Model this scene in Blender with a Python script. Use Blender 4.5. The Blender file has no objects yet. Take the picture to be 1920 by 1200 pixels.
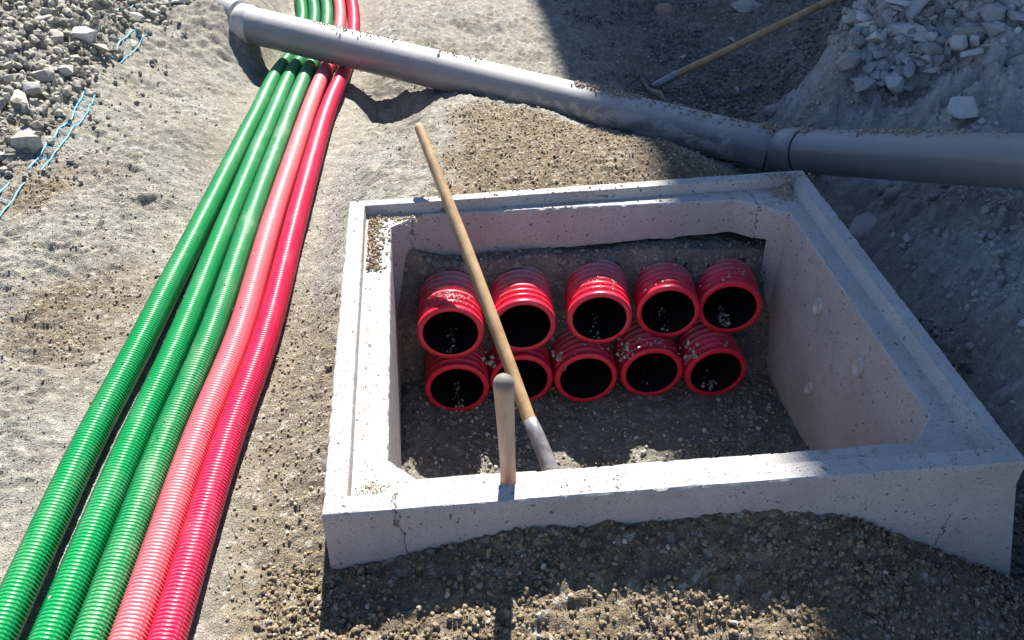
import bpy, bmesh, math, random
import numpy as np
from mathutils import Matrix, Vector

scene = bpy.context.scene
COL = scene.collection
PI = math.pi

# ------------------------------------------------------------------ camera
CAM = np.array([0.22544, -1.02194, 1.21848])
PITCH, ROLL, YAW = 0.663225, 0.0087266, 0.109097
fw = np.array([math.sin(YAW)*math.cos(PITCH), math.cos(YAW)*math.cos(PITCH), -math.sin(PITCH)])
rt = np.array([math.cos(YAW), -math.sin(YAW), 0.0])
up = np.cross(rt, fw)
r2 = math.cos(ROLL)*rt + math.sin(ROLL)*up
u2 = -math.sin(ROLL)*rt + math.cos(ROLL)*up
cd = bpy.data.cameras.new('camera')
cam = bpy.data.objects.new('camera', cd); COL.objects.link(cam)
M = Matrix(((r2[0], u2[0], -fw[0], CAM[0]), (r2[1], u2[1], -fw[1], CAM[1]), (r2[2], u2[2], -fw[2], CAM[2]), (0, 0, 0, 1)))
cam.matrix_world = M
cd.sensor_width = 36; cd.lens = 36*1620/1920; cd.clip_start = 0.05; cd.clip_end = 500
scene.camera = cam

# ------------------------------------------------------------------ light
SUN_AZ, SUN_EL = math.radians(7), math.radians(50)      # azimuth from +Y towards +X
w = bpy.data.worlds.new('World'); scene.world = w; w.use_nodes = True
wn = w.node_tree
sky = wn.nodes.new('ShaderNodeTexSky'); sky.sky_type = 'NISHITA'; sky.sun_disc = False
sky.sun_elevation = SUN_EL; sky.sun_rotation = SUN_AZ
sky.air_density = 0.85; sky.dust_density = 0.1; sky.ozone_density = 4.0
bg = wn.nodes['Background']; bg.inputs['Strength'].default_value = 0.066
wn.links.new(sky.outputs[0], bg.inputs['Color'])
sl = bpy.data.lights.new('sun', 'SUN'); sl.energy = 5.0; sl.angle = math.radians(0.55); sl.color = (1.0, 0.955, 0.88)
so = bpy.data.objects.new('sun', sl); COL.objects.link(so)
sd = Vector((math.sin(SUN_AZ)*math.cos(SUN_EL), math.cos(SUN_AZ)*math.cos(SUN_EL), math.sin(SUN_EL)))
so.rotation_euler = sd.to_track_quat('Z', 'Y').to_euler(); so.location = (2, 6, 9)
scene.view_settings.view_transform = 'Standard'
try: scene.view_settings.look = 'None'
except Exception: pass
scene.view_settings.exposure = 1.52
scene.view_settings.gamma = 1.0
scene.view_settings.use_curve_mapping = False

rng = np.random.default_rng(7)
random.seed(7)

# ------------------------------------------------------------------ noise (numpy)
def _hash(ix, iy, s):
    n = (ix.astype(np.int64)*374761393 + iy.astype(np.int64)*668265263 + s*1274126177) & 0x7fffffff
    n = ((n ^ (n >> 13))*1274126177) & 0x7fffffff
    return ((n ^ (n >> 16)) & 0xffffff)/float(0xffffff)
def vnoise(x, y, s=0):
    ix = np.floor(x); iy = np.floor(y); fx = x-ix; fy = y-iy
    fx = fx*fx*fx*(fx*(fx*6-15)+10); fy = fy*fy*fy*(fy*(fy*6-15)+10)
    a = _hash(ix, iy, s); b = _hash(ix+1, iy, s); c = _hash(ix, iy+1, s); d = _hash(ix+1, iy+1, s)
    return (a*(1-fx)+b*fx)*(1-fy)+(c*(1-fx)+d*fx)*fy*1.0
def fbm(x, y, octv=4, s=0, gain=.5):
    v = 0; a = 1; t = 0
    for k in range(octv):
        ca, sa = math.cos(.7*k+.3), math.sin(.7*k+.3)
        v = v + a*(vnoise((x*ca-y*sa)*2**k+17*k, (x*sa+y*ca)*2**k-9*k, s+k)-.5); t += a; a *= gain
    return v/t*2
def worley(x, y, s=0):
    ix = np.floor(x); iy = np.floor(y); best = np.full(x.shape, 9.0)
    for i in (-1, 0, 1):
        for j in (-1, 0, 1):
            cx = ix+i; cy = iy+j
            px = cx+_hash(cx, cy, s); py = cy+_hash(cx, cy, s+91)
            best = np.minimum(best, (px-x)**2+(py-y)**2)
    return np.sqrt(best)
def cells(x, y, s=0):
    ix = np.floor(x); iy = np.floor(y); best = np.full(x.shape, 9.0); val = np.zeros(x.shape)
    for i in (-1, 0, 1):
        for j in (-1, 0, 1):
            cx = ix+i; cy = iy+j
            d = (cx+_hash(cx, cy, s)-x)**2+(cy+_hash(cx, cy, s+91)-y)**2
            m = d < best; best = np.where(m, d, best); val = np.where(m, _hash(cx, cy, s+7), val)
    return val-.5
def sstep(a, b, x):
    t = np.clip((x-a)/(b-a), 0, 1); return t*t*(3-2*t)

# ------------------------------------------------------------------ mesh helpers
def link(o, parent=None):
    COL.objects.link(o)
    if parent is not None: o.parent = parent
    return o
def np_mesh(name, verts, faces, mat=None, smooth=True, attrs=None):
    me = bpy.data.meshes.new(name)
    v = np.asarray(verts, dtype=np.float32); f = np.asarray(faces, dtype=np.int32)
    k = f.shape[1]
    me.vertices.add(len(v)); me.vertices.foreach_set('co', v.ravel())
    me.loops.add(f.size); me.loops.foreach_set('vertex_index', f.ravel())
    me.polygons.add(len(f)); me.polygons.foreach_set('loop_start', np.arange(0, f.size, k, dtype=np.int32))
    me.polygons.foreach_set('loop_total', np.full(len(f), k, dtype=np.int32))
    me.update(calc_edges=True)
    me.polygons.foreach_set('use_smooth', np.full(len(f), smooth, dtype=bool))
    if attrs:
        for an, av in attrs.items():
            at = me.attributes.new(an, 'FLOAT', 'POINT'); at.data.foreach_set('value', np.asarray(av, dtype=np.float32))
    if mat: me.materials.append(mat)
    return me
def mesh_obj(name, me, parent=None):
    return link(bpy.data.objects.new(name, me), parent)
def bm_obj(name, bm, mat, parent=None, smooth=False):
    me = bpy.data.meshes.new(name); bm.to_mesh(me); bm.free()
    if mat: me.materials.append(mat)
    if smooth:
        for p in me.polygons: p.use_smooth = True
    return mesh_obj(name, me, parent)
def tag(o, label=None, cat=None, group=None, kind=None):
    if label: o['label'] = label
    if cat: o['category'] = cat
    if group: o['group'] = group
    if kind: o['kind'] = kind
    return o
def empty(name, loc, label, cat, group=None):
    o = bpy.data.objects.new(name, None); o.location = loc; o.empty_display_size = .05; COL.objects.link(o)
    return tag(o, label, cat, group)
def grid_faces(n, m, wrap_m=False, off=0):
    i = np.arange(n-1)[:, None]; j = np.arange(m if wrap_m else m-1)[None, :]
    j2 = (j+1) % m
    a = i*m+j; b = i*m+j2; c = (i+1)*m+j2; d = (i+1)*m+j
    return np.stack([a, b, c, d], -1).reshape(-1, 4)+off
def catmull(P, step):
    P = np.asarray(P, float); Q = np.vstack([2*P[0]-P[1], P, 2*P[-1]-P[-2]])
    out = []
    for i in range(1, len(Q)-2):
        p0, p1, p2, p3 = Q[i-1:i+3]
        for t in np.linspace(0, 1, 40, endpoint=False):
            out.append(.5*((2*p1)+(-p0+p2)*t+(2*p0-5*p1+4*p2-p3)*t*t+(-p0+3*p1-3*p2+p3)*t**3))
    out.append(P[-1]); out = np.array(out)
    s = np.r_[0, np.cumsum(np.linalg.norm(np.diff(out, axis=0), axis=1))]
    ss = np.arange(0, s[-1], step)
    return np.stack([np.interp(ss, s, out[:, k]) for k in range(3)], -1), ss
def sweep(path, radii, n, upv=(0, 0, 1), squash=None):
    """verts of a tube along path, one radius per path point"""
    T = np.gradient(path, axis=0); T /= np.linalg.norm(T, axis=1)[:, None]
    U = np.asarray(upv, float); X = np.cross(T, U); X /= np.linalg.norm(X, axis=1)[:, None]; Y = np.cross(X, T)
    a = np.arange(n)/n*2*PI
    R = np.asarray(radii)
    if R.ndim == 1: R = R[:, None]*np.ones((1, n))
    V = path[:, None, :]+R[:, :, None]*(np.cos(a)[None, :, None]*X[:, None, :]+np.sin(a)[None, :, None]*Y[:, None, :])
    return V.reshape(-1, 3), grid_faces(len(path), n, True)

# ------------------------------------------------------------------ materials
def rgba(c): return (c[0], c[1], c[2], 1.0)
class NT:
    def __init__(s, name):
        s.m = bpy.data.materials.new(name); s.m.use_nodes = True; s.t = s.m.node_tree; s.b = s.t.nodes['Principled BSDF']
        s.co = s.t.nodes.new('ShaderNodeTexCoord').outputs['Object']
    def _in(s, sock, v):
        if v is None: return
        if hasattr(v, 'is_output') or isinstance(v, bpy.types.NodeSocket): s.t.links.new(v, sock)
        else: sock.default_value = v
    def noise(s, scale, detail=4, rough=.6, co=None, dist=0):
        n = s.t.nodes.new('ShaderNodeTexNoise'); n.inputs['Scale'].default_value = scale; n.inputs['Detail'].default_value = detail
        n.inputs['Roughness'].default_value = rough; n.inputs['Distortion'].default_value = dist
        s.t.links.new(co or s.co, n.inputs['Vector']); return n.outputs['Fac']
    def voro(s, scale, feat='F1', out='Distance', co=None, rand=1):
        n = s.t.nodes.new('ShaderNodeTexVoronoi'); n.feature = feat; n.inputs['Scale'].default_value = scale
        n.inputs['Randomness'].default_value = rand
        s.t.links.new(co or s.co, n.inputs['Vector']); return n.outputs[out]
    def attr(s, name, out='Fac'):
        n = s.t.nodes.new('ShaderNodeAttribute'); n.attribute_name = name; return n.outputs[out]
    def scaled(s, v):
        n = s.t.nodes.new('ShaderNodeVectorMath'); n.operation = 'MULTIPLY'; s.t.links.new(s.co, n.inputs[0]); n.inputs[1].default_value = v
        return n.outputs[0]
    def xyz(s, co=None):
        n = s.t.nodes.new('ShaderNodeSeparateXYZ'); s.t.links.new(co or s.co, n.inputs[0]); return n.outputs
    def math(s, op, a, b=None, clamp=False):
        n = s.t.nodes.new('ShaderNodeMath'); n.operation = op; n.use_clamp = clamp
        s._in(n.inputs[0], a); s._in(n.inputs[1], b); return n.outputs[0]
    def ramp(s, f, a, b, lo=0., hi=1.):
        n = s.t.nodes.new('ShaderNodeMapRange'); n.interpolation_type = 'SMOOTHSTEP'
        s._in(n.inputs['Value'], f); n.inputs['From Min'].default_value = a; n.inputs['From Max'].default_value = b
        n.inputs['To Min'].default_value = lo; n.inputs['To Max'].default_value = hi; return n.outputs[0]
    def mix(s, f, a, b, mode='MIX'):
        n = s.t.nodes.new('ShaderNodeMix'); n.data_type = 'RGBA'; n.blend_type = mode
        s._in(n.inputs['Factor'], f)
        for k, v in ((6, a), (7, b)):
            if isinstance(v, bpy.types.NodeSocket): s.t.links.new(v, n.inputs[k])
            else: n.inputs[k].default_value = rgba(v)
        return n.outputs[2]
    def grey(s, f):
        n = s.t.nodes.new('ShaderNodeCombineColor')
        for k in range(3): s._in(n.inputs[k], f)
        return n.outputs[0]
    def done(s, color, rough=.9, bump=None, strength=.5, dist=.004, spec=.5, bumps=None, coat=0):
        s._in(s.b.inputs['Base Color'], color if isinstance(color, bpy.types.NodeSocket) else rgba(color))
        s._in(s.b.inputs['Roughness'], rough); s.b.inputs['Specular IOR Level'].default_value = spec
        if coat: s.b.inputs['Coat Weight'].default_value = coat; s.b.inputs['Coat Roughness'].default_value = .15
        last = None
        for (h, st, d) in ([(bump, strength, dist)] if bump is not None else [])+(bumps or []):
            n = s.t.nodes.new('ShaderNodeBump'); s._in(n.inputs['Strength'], st); n.inputs['Distance'].default_value = d
            s._in(n.inputs['Height'], h)
            if last is not None: s.t.links.new(last, n.inputs['Normal'])
            last = n.outputs[0]
        if last is not None: s.t.links.new(last, s.b.inputs['Normal'])
        return s.m

def m_ground():
    n = NT('earth')
    br = n.attr('brown'); pale = n.attr('pale'); dk = n.attr('dark')
    big = n.noise(3.5, 5, .65); mid = n.noise(22, 5, .7); fine = n.noise(190, 4, .75)
    grit = n.voro(240); grit2 = n.voro(95, out='Color')
    clay = n.mix(n.ramp(mid, .35, .68), (.25, .238, .205), (.42, .40, .35))
    clay = n.mix(n.ramp(big, .35, .7), clay, n.mix(mid, (.20, .178, .14), (.37, .335, .27)))
    bro = n.mix(n.ramp(mid, .3, .7), (.15, .113, .07), (.29, .228, .15))
    c = n.mix(br, clay, bro)
    pl = n.mix(n.ramp(mid, .3, .7), (.34, .335, .325), (.50, .49, .475))
    c = n.mix(pale, c, pl)
    c = n.mix(n.math('MULTIPLY', dk, .75, True), c, n.mix(mid, (.055, .05, .042), (.12, .105, .085)))  # dark tone, which also paints the shade of the trench and the hollow
    sp = n.xyz(grit2)[0]
    c = n.mix(n.ramp(fine, .42, .7, 0, .4), c, n.mix(.5, c, (.5, .48, .44)))
    c = n.mix(n.math('MULTIPLY', n.math('MULTIPLY', n.ramp(fine, .5, .3), .42), n.math('SUBTRACT', 1.0, n.math('MULTIPLY', pale, .6))), c, (.09, .08, .065))
    c = n.mix(n.math('MULTIPLY', n.ramp(sp, .86, .95), .5), c, (.55, .52, .46))
    st = lambda v: n.math('MULTIPLY', n.math('SUBTRACT', 1.0, n.math('MULTIPLY', pale, .2)), v)
    wr = n.noise(38, 6, .72, co=n.scaled((.55, 1.6, 1)), dist=.6)
    return n.done(c, .95, bumps=[(wr, st(.95), .014), (grit, st(.9), .005), (fine, st(.95), .004)], spec=.15)

def m_grain(name, a, b, cc):
    n = NT(name); f = n.attr('shade')
    c = n.mix(n.ramp(f, 0, .7), a, b); c = n.mix(n.ramp(f, .94, 1), c, cc)
    fine = n.noise(260, 3, .7)
    return n.done(c, .95, bump=fine, strength=.5, dist=.002, spec=.15)

def m_stone(name, a, b, dust=(.45, .43, .39), dk=.0):
    n = NT(name)
    oi = n.t.nodes.new('ShaderNodeObjectInfo').outputs['Random']
    l = n.noise(14, 5, .65); f = n.noise(110, 4, .7)
    c = n.mix(n.ramp(l, .3, .7), a, b)
    c = n.mix(n.math('MULTIPLY', oi, .55), c, n.mix(.6, c, (.5, .48, .43)))
    c = n.mix(n.ramp(f, .45, .75, 0, .5), c, dust)
    return n.done(c, .85, bumps=[(l, .5, .006), (f, .5, .002)], spec=.25)

def m_concrete():
    n = NT('precast_concrete')
    x, y, z = n.xyz()[0:3]
    big = n.noise(5, 4, .6); mid = n.noise(40, 4, .65); fine = n.noise(300, 3, .7)
    wp = n.t.nodes.new('ShaderNodeVectorMath'); wp.operation = 'MULTIPLY_ADD'; nn_ = n.t.nodes.new('ShaderNodeTexNoise'); nn_.inputs['Scale'].default_value = 45; n.t.links.new(n.co, nn_.inputs['Vector']); n.t.links.new(nn_.outputs['Color'], wp.inputs[0]); wp.inputs[1].default_value = (.03, .03, .03); n.t.links.new(n.co, wp.inputs[2])
    v = n.voro(58, co=wp.outputs[0]); v2 = n.voro(150, co=wp.outputs[0]); vc = n.xyz(n.voro(58, out='Color', co=wp.outputs[0]))[0]
    szr = n.noise(17, 2, .5)
    c = n.mix(n.ramp(big, .3, .7), (.35, .335, .325), (.43, .42, .405))
    # formed faces are slightly pink, the floated rim greyer
    geo = n.t.nodes.new('ShaderNodeNewGeometry'); nz = n.xyz(geo.outputs['Normal'])[2]
    side = n.ramp(nz, .5, .2)
    c = n.mix(side, c, n.mix(n.ramp(big, .35, .65), (.37, .33, .318), (.435, .402, .388)))
    streak = n.noise(6, 4, .7, co=n.scaled((9, 9, .9)))
    c = n.mix(n.math('MULTIPLY', side, n.ramp(streak, .5, .75, 0, .35)), c, (.33, .30, .285))
    # bug holes and dark specks
    pit = n.math('MULTIPLY', n.ramp(n.math('DIVIDE', v, n.math('MAXIMUM', n.math('MULTIPLY', n.math('SUBTRACT', vc, .30), 1.45), .05)), .26, .12), n.ramp(szr, .25, .4))
    pit2 = n.math('MULTIPLY', n.ramp(v2, .24, .12), n.ramp(mid, .45, .55))
    p = n.math('MAXIMUM', pit, n.math('MULTIPLY', pit2, .7))
    c = n.mix(n.math('MULTIPLY', p, .85), c, (.065, .058, .054))
    c = n.mix(n.ramp(fine, .45, .68, 0, .5), c, (.22, .208, .195))
    c = n.mix(n.ramp(mid, .5, .75, 0, .4), c, (.27, .25, .235))
    # brown dust patches on the flat rim
    d = n.math('MULTIPLY', n.ramp(mid, .52, .68), n.ramp(big, .48, .62))
    c = n.mix(n.math('MULTIPLY', d, n.ramp(nz, .6, .9, 0, .6)), c, (.27, .215, .155))
    # hairline cracks
    wob = n.math('MULTIPLY', n.math('SUBTRACT', n.noise(34, 4, .65), .5), .05)
    ck = None
    for (cx, axis, lo, hi, zlo, zhi, wd, sl) in ((.128, 0, -.1, .06, -.2, .01, .0010, .12), (1.222, 0, -.1, .05, -.24, -.14, .0009, .0),
                                             (1.15, 0, 1.0, 1.10, -.16, -.02, .0008, .05), (.172, 0, 1.0, 1.09, -.2, -.03, .001, 0)):
        xx = n.math('ADD', n.math('ADD', x, wob), n.math('MULTIPLY', z, sl))
        k = n.ramp(n.math('ABSOLUTE', n.math('SUBTRACT', xx, cx)), wd*1.6, wd*.7)
        for q, a_, b_ in ((y, lo, hi), (z, zlo, zhi)):
            k = n.math('MULTIPLY', k, n.math('GREATER_THAN', q, a_)); k = n.math('MULTIPLY', k, n.math('LESS_THAN', q, b_))
        ck = k if ck is None else n.math('MAXIMUM', ck, k)
    c = n.mix(n.math('MULTIPLY', ck, .8), c, (.05, .045, .04))
    hgt = n.math('SUBTRACT', n.math('SUBTRACT', n.math('MULTIPLY', fine, .3), p), n.math('MULTIPLY', ck, 1.5))
    return n.done(c, .9, bumps=[(hgt, .9, .003), (mid, .5, .004)], spec=.2)

def m_conduit(name, crest, groove, dustc, dust_amt, far_dust=.0, rough=.26):
    n = NT(name); g = n.attr('groove'); x, y, z = n.xyz()[0:3]
    c = n.mix(n.ramp(g, .35, .8), crest, groove)
    big = n.noise(2.3, 4, .6); mid = n.noise(24, 5, .7, co=n.scaled((1, .35, 1))); fine = n.noise(230, 3, .7)
    dm = n.math('MULTIPLY', n.ramp(mid, .42, .68), n.ramp(big, .35, .65))
    dm = n.math('ADD', n.math('MULTIPLY', dm, dust_amt), n.ramp(y, .3, 2.2, 0, far_dust), clamp=True)
    dm = n.math('MAXIMUM', dm, n.math('MULTIPLY', n.ramp(fine, .66, .74), n.ramp(mid, .5, .7, 0, .8)))
    c = n.mix(dm, c, dustc)
    ro = n.math('ADD', rough, n.math('MULTIPLY', dm, .45))
    return n.done(c, ro, spec=.5)

def m_redpipe():
    n = NT('red_corrugated_plastic'); x, y, z = n.xyz()[0:3]
    mid = n.noise(30, 5, .7); fine = n.noise(260, 3, .7)
    c = n.mix(n.ramp(mid, .3, .7), (.66, .012, .045), (.74, .035, .075))
    geo = n.t.nodes.new('ShaderNodeNewGeometry'); nz = n.xyz(geo.outputs['Normal'])[2]
    d = n.math('MULTIPLY', n.ramp(y, .03, .17, .0, .85), n.ramp(nz, -.1, .7))
    d = n.math('ADD', n.math('MULTIPLY', d, n.ramp(mid, .25, .55)), n.math('MULTIPLY', n.ramp(fine, .62, .72), n.ramp(mid, .48, .62, 0, .6)), clamp=True)
    c = n.mix(d, c, (.33, .24, .23))
    return n.done(c, n.math('ADD', .33, n.math('MULTIPLY', d, .5)), bump=fine, strength=.15, dist=.001)

def m_plain(name, a, b, rough=.5, scale=30, bump=.2, bd=.002, spec=.5, metal=0, stretch=(1, 1, 1)):
    n = NT(name); co = n.scaled(stretch); f = n.noise(scale, 5, .65, co=co); g = n.noise(scale*6, 3, .7, co=co)
    c = n.mix(n.ramp(f, .3, .7), a, b); c = n.mix(n.ramp(g, .55, .8, 0, .3), c, n.mix(.5, c, (.4, .38, .34)))
    n.b.inputs['Metallic'].default_value = metal
    if name.startswith('grimy'):
        zz = n.xyz()[2]
        c = n.mix(n.math('MULTIPLY', n.ramp(zz, .225, .258), n.ramp(f, .25, .5, .5, .9)), c, (.13, .12, .11))
        c = n.mix(n.ramp(zz, .075, .0, 0, .45), c, (.42, .14, .10))
    return n.done(c, rough, bumps=[(f, bump, bd), (g, bump, bd*.4)], spec=spec)

def m_greypipe():
    n = NT('grey_pvc'); x, y, z = n.xyz()[0:3]
    big = n.noise(2.2, 4, .65); mid = n.noise(17, 5, .72, co=n.scaled((.4, 1, 1)), dist=.8); fine = n.noise(210, 4, .75)
    c = n.mix(n.ramp(big, .35, .65), (.155, .158, .17), (.19, .19, .2))
    geo = n.t.nodes.new('ShaderNodeNewGeometry'); nz = n.xyz(geo.outputs['Normal'])[2]
    dz = n.ramp(x, 1.3, 1.5, 1.0, .35)
    topd = n.math('MULTIPLY', n.ramp(nz, .25, .95), n.math('MULTIPLY', dz, n.ramp(mid, .2, .6, .35, .85)))
    smear = n.math('MULTIPLY', n.math('MULTIPLY', n.ramp(mid, .46, .56), n.ramp(x, .2, .9)), n.ramp(x, 1.5, 1.3, 0, .7))
    d = n.math('MAXIMUM', topd, smear)
    d = n.math('MAXIMUM', d, n.math('MULTIPLY', n.ramp(fine, .6, .7), n.ramp(nz, .2, .8, 0, .6)))
    c = n.mix(d, c, (.43, .415, .40))
    return n.done(c, n.math('ADD', .30, n.math('MULTIPLY', d, .5)), bump=fine, strength=.12, dist=.001)

MG = m_ground()
M_CON = m_concrete()
M_GRAIN_BR = m_grain('brown_soil_grains', (.13, .098, .063), (.25, .195, .128), (.46, .42, .36))
M_GRAIN_CL = m_grain('grey_soil_grains', (.27, .25, .215), (.41, .385, .335), (.56, .54, .5))
M_GRAIN_SAND = m_grain('sand_grit', (.24, .18, .12), (.36, .29, .205), (.5, .46, .4))
M_GRAIN_WH = m_grain('pale_gravel', (.22, .2, .18), (.42, .4, .37), (.6, .58, .55))
M_RUB = m_grain('rubble_grains', (.16, .152, .13), (.31, .295, .255), (.46, .44, .4))
M_STONE = [m_stone('limestone_warm', (.27, .255, .215), (.40, .38, .325)), m_stone('limestone_grey', (.18, .175, .16), (.29, .28, .255)),
           m_stone('stone_pale', (.42, .40, .36), (.54, .52, .47)), m_stone('stone_slate', (.21, .215, .225), (.32, .325, .335)),
           m_stone('clod_rust', (.22, .12, .075), (.33, .2, .13)), m_stone('stone_pinkish', (.42, .40, .385), (.54, .52, .50))]
M_RED = m_redpipe()
M_BLK = m_plain('black_plastic', (.006, .006, .007), (.010, .010, .011), .45, 40, .1)
M_PVC = m_greypipe()
M_WOOD = m_plain('worn_ash_wood', (.30, .185, .09), (.43, .29, .16), .55, 30, .25, .001, .35, 0, (1, 1, .12))
M_WOODD = m_plain('grimy_pale_wood', (.33, .235, .15), (.50, .39, .275), .6, 34, .35, .0015, .3, 0, (1, 1, .12))
M_WOODR = m_plain('red_paint_on_wood', (.40, .06, .05), (.5, .2, .15), .5, 60, .2, .001)
M_STEEL = m_plain('worn_tool_steel', (.16, .16, .17), (.30, .29, .29), .48, 45, .35, .002, .5, .35)
M_STEELP = m_plain('dusty_steel', (.38, .37, .36), (.5, .49, .47), .55, 45, .3, .002, .5, .2)
M_RUBBER = m_plain('black_rubber', (.012, .012, .013), (.02, .02, .022), .6, 60, .2)
M_SLEEVE = m_plain('pale_sleeve', (.36, .35, .33), (.46, .44, .42), .7, 40, .3)
M_BLUE = m_plain('blue_net_plastic', (.06, .36, .62), (.14, .50, .76), .45, 60, .2)
M_REND = m_plain('lime_render', (.45, .43, .40), (.52, .5, .46), .9, 12, .3, .004)
M_GLASS = m_plain('dark_window_glass', (.03, .035, .04), (.04, .045, .05), .1, 4, 0)
M_TILE = m_plain('clay_roof_tile', (.28, .13, .09), (.36, .18, .12), .8, 20, .3)

# ------------------------------------------------------------------ terrain height
TUBES = {
 'a': [(-.534, -.136), (-.509, .298), (-.47, .68), (-.432, 1.257), (-.409, 2.08), (-.417, 2.724), (-.373, 3.093), (-.375, 3.509), (-.415, 3.865)],
 'b': [(-.447, -.144), (-.418, .289), (-.383, .671), (-.36, 1.249), (-.345, 2.071), (-.352, 2.718), (-.313, 3.087), (-.313, 3.504), (-.348, 3.859)],
 'c': [(-.38, -.151), (-.353, .283), (-.313, .664), (-.296, 1.243), (-.282, 2.063), (-.284, 2.712), (-.25, 3.08), (-.248, 3.498), (-.278, 3.853)],
 'd': [(-.316, -.157), (-.288, .277), (-.247, .658), (-.232, 1.236), (-.215, 2.054), (-.212, 2.704), (-.182, 3.073), (-.182, 3.492), (-.209, 3.847)],
 'e': [(-.253, -.163), (-.225, .271), (-.184, .653), (-.164, 1.229), (-.148, 2.044), (-.128, 2.694), (-.105, 3.064), (-.112, 3.486), (-.14, 3.841)]}
TZY, TZZ = [-.5, 1, 2, 2.6, 3.2, 5], [-.09, -.085, -.17, -.27, -.31, -.33]
def tubez(y): return np.interp(y, TZY, TZZ)
CTRL = [(-0.546, -0.115, -0.12), (-0.323, -0.127, -0.12), (-0.144, -0.149, -0.13), (-0.026, -0.135, -0.155), (-0.009, -0.003, -0.155), (-0.006, 0.173, -0.1), (-0.002, 0.461, -0.07), (-0.018, 0.969, -0.04), (0.062, 1.192, -0.035), (0.529, 1.207, -0.03), (1.023, 1.25, -0.03), (0.341, 0.002, -0.078), (.34, -.09, -.135), (.85, -.09, -.165), (0.84, -0.013, -0.085), (1.006, -0.023, -0.13), (1.139, 0.007, -0.2), (1.267, -0.033, -0.27), (1.377, -0.053, -0.33), (0.357, -0.199, -0.15), (0.846, -0.204, -0.2), (1.325, -0.171, -0.33), (0.609, -0.124, -0.155), (-0.555, 0.227, -0.1), (-0.767, 0.558, -0.09), (-0.586, 0.75, -0.1), (-0.903, 0.969, -0.07), (-1.057, 1.437, -0.05), (-0.745, 1.397, -0.08), (-0.677, 1.796, -0.1), (-0.98, 1.972, -0.07), (-1.232, 2.013, 0.02), (-1.389, 2.568, 0.12), (-1.132, 2.593, 0.0), (-0.876, 2.721, -0.12), (-0.92, 3.285, -0.12), (-0.66, 3.0, -0.06), (-.62, 3.2, -.08), (-.55, 2.86, -.17), (-0.54, 2.70, -0.24), (-0.384, 2.513, -0.27), (-0.049, 1.437, -0.1), (0.049, 1.536, -0.1), (-0.034, 2.457, -0.31), (0.105, 2.109, -0.24), (0.192, 2.478, -0.27), (0.273, 2.152, -0.2), (0.631, 2.002, -0.19), (0.889, 1.758, -0.17), (1.108, 1.516, -0.12), (-0.019, 3.777, -0.32), (0.412, 3.742, -0.3), (0.152, 3.158, -0.26), (0.791, 3.273, -0.32), (0.996, 2.867, -0.36), (1.326, 2.623, -0.4), (1.646, 2.439, -0.42), (1.689, 3.48, -0.42), (1.675, 4.016, -0.42), (2.245, 3.517, -0.3), (1.945, 2.564, -0.4), (1.80, 2.25, -0.42), (1.905, 2.30, -0.02), (1.845, 2.15, -0.08), (1.922, 2.05, -0.15), (2.027, 2.0, -0.18), (2.11, 2.146, 0.04), (2.512, 2.153, 0.15), (2.329, 1.797, 0.08), (2.097, 1.655, -0.05), (2.212, 1.515, -0.05), (1.874, 1.691, -0.40), (1.841, 1.219, -0.25), (2.008, 1.103, -0.15), (1.853, 0.796, -0.22), (1.78, 0.99, -0.36), (1.7, 1.38, -0.5), (1.56, 0.798, -0.6), (1.6, 0.40, -0.55), (1.46, 0.6, -0.64), (1.46, 1.1, -.64), (1.45, .2, -.52), (1.6, 1.2, -.62), (1.68, 1.0, -.56), (1.787, 0.45, -0.36), (2.185, 2.337, 0.1),
        (1.3, 2.0, -.36), (.75, 2.35, -.30), (1.55, 1.75, -.42), (1.45, 1.45, -.40), (2.4, .5, -.05), (2.6, 1.2, .05), (-1.9, 1.2, .05), (-1.8, 2.6, .22), (-1.5, 3.6, .2), (-1.0, 4.2, -.05), (-1.5, .0, -.1), (0, -1.5, -.15), (1.5, -1.2, -.3), (0, 5, -.35), (2.6, 3.2, -.05), (3, 5, -.1), (3.5, 2, .2), (3.2, 0, .1)]
_C = np.array(CTRL)
def _k(r2): return .5*r2*np.log(r2+1e-9)
_n = len(_C)
_A = np.zeros((_n+3, _n+3)); _d2 = ((_C[:, None, :2]-_C[None, :, :2])**2).sum(-1)
_A[:_n, :_n] = _k(_d2)+np.eye(_n)*.0015; _A[:_n, _n] = 1; _A[:_n, _n+1:] = _C[:, :2]; _A[_n, :_n] = 1; _A[_n+1:, :_n] = _C[:, :2].T
_W = np.linalg.solve(_A, np.r_[_C[:, 2], 0, 0, 0])
def tps(x, y):
    v = _W[_n]+_W[_n+1]*x+_W[_n+2]*y
    for i in range(_n): v = v+_W[i]*_k((x-_C[i, 0])**2+(y-_C[i, 1])**2)
    return v
def tube_x(name, y):
    P = np.array(TUBES[name]); return np.interp(y, P[:, 1], P[:, 0])
def far_y(x): return 1.102+.048*x      # outer face of the far wall
def rubble_mask(x, y):
    b = -1.0+.05*fbm(x*3, y*3, 3, 41)+sstep(2.6, 3.4, y)*.14
    return sstep(b+.06, b-.05, x)*sstep(1.35, 1.6, y+.06*fbm(x*5, y*5, 2, 3))
def bank_mask(x, y):
    return sstep(1.64, 1.84, x+.10*fbm(x*4, y*4, 3, 12))*sstep(2.75, 2.5, y-.25*(x-1.9)+.1*fbm(x*3, y*3, 3, 9))*sstep(.1, .35, y)
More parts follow.
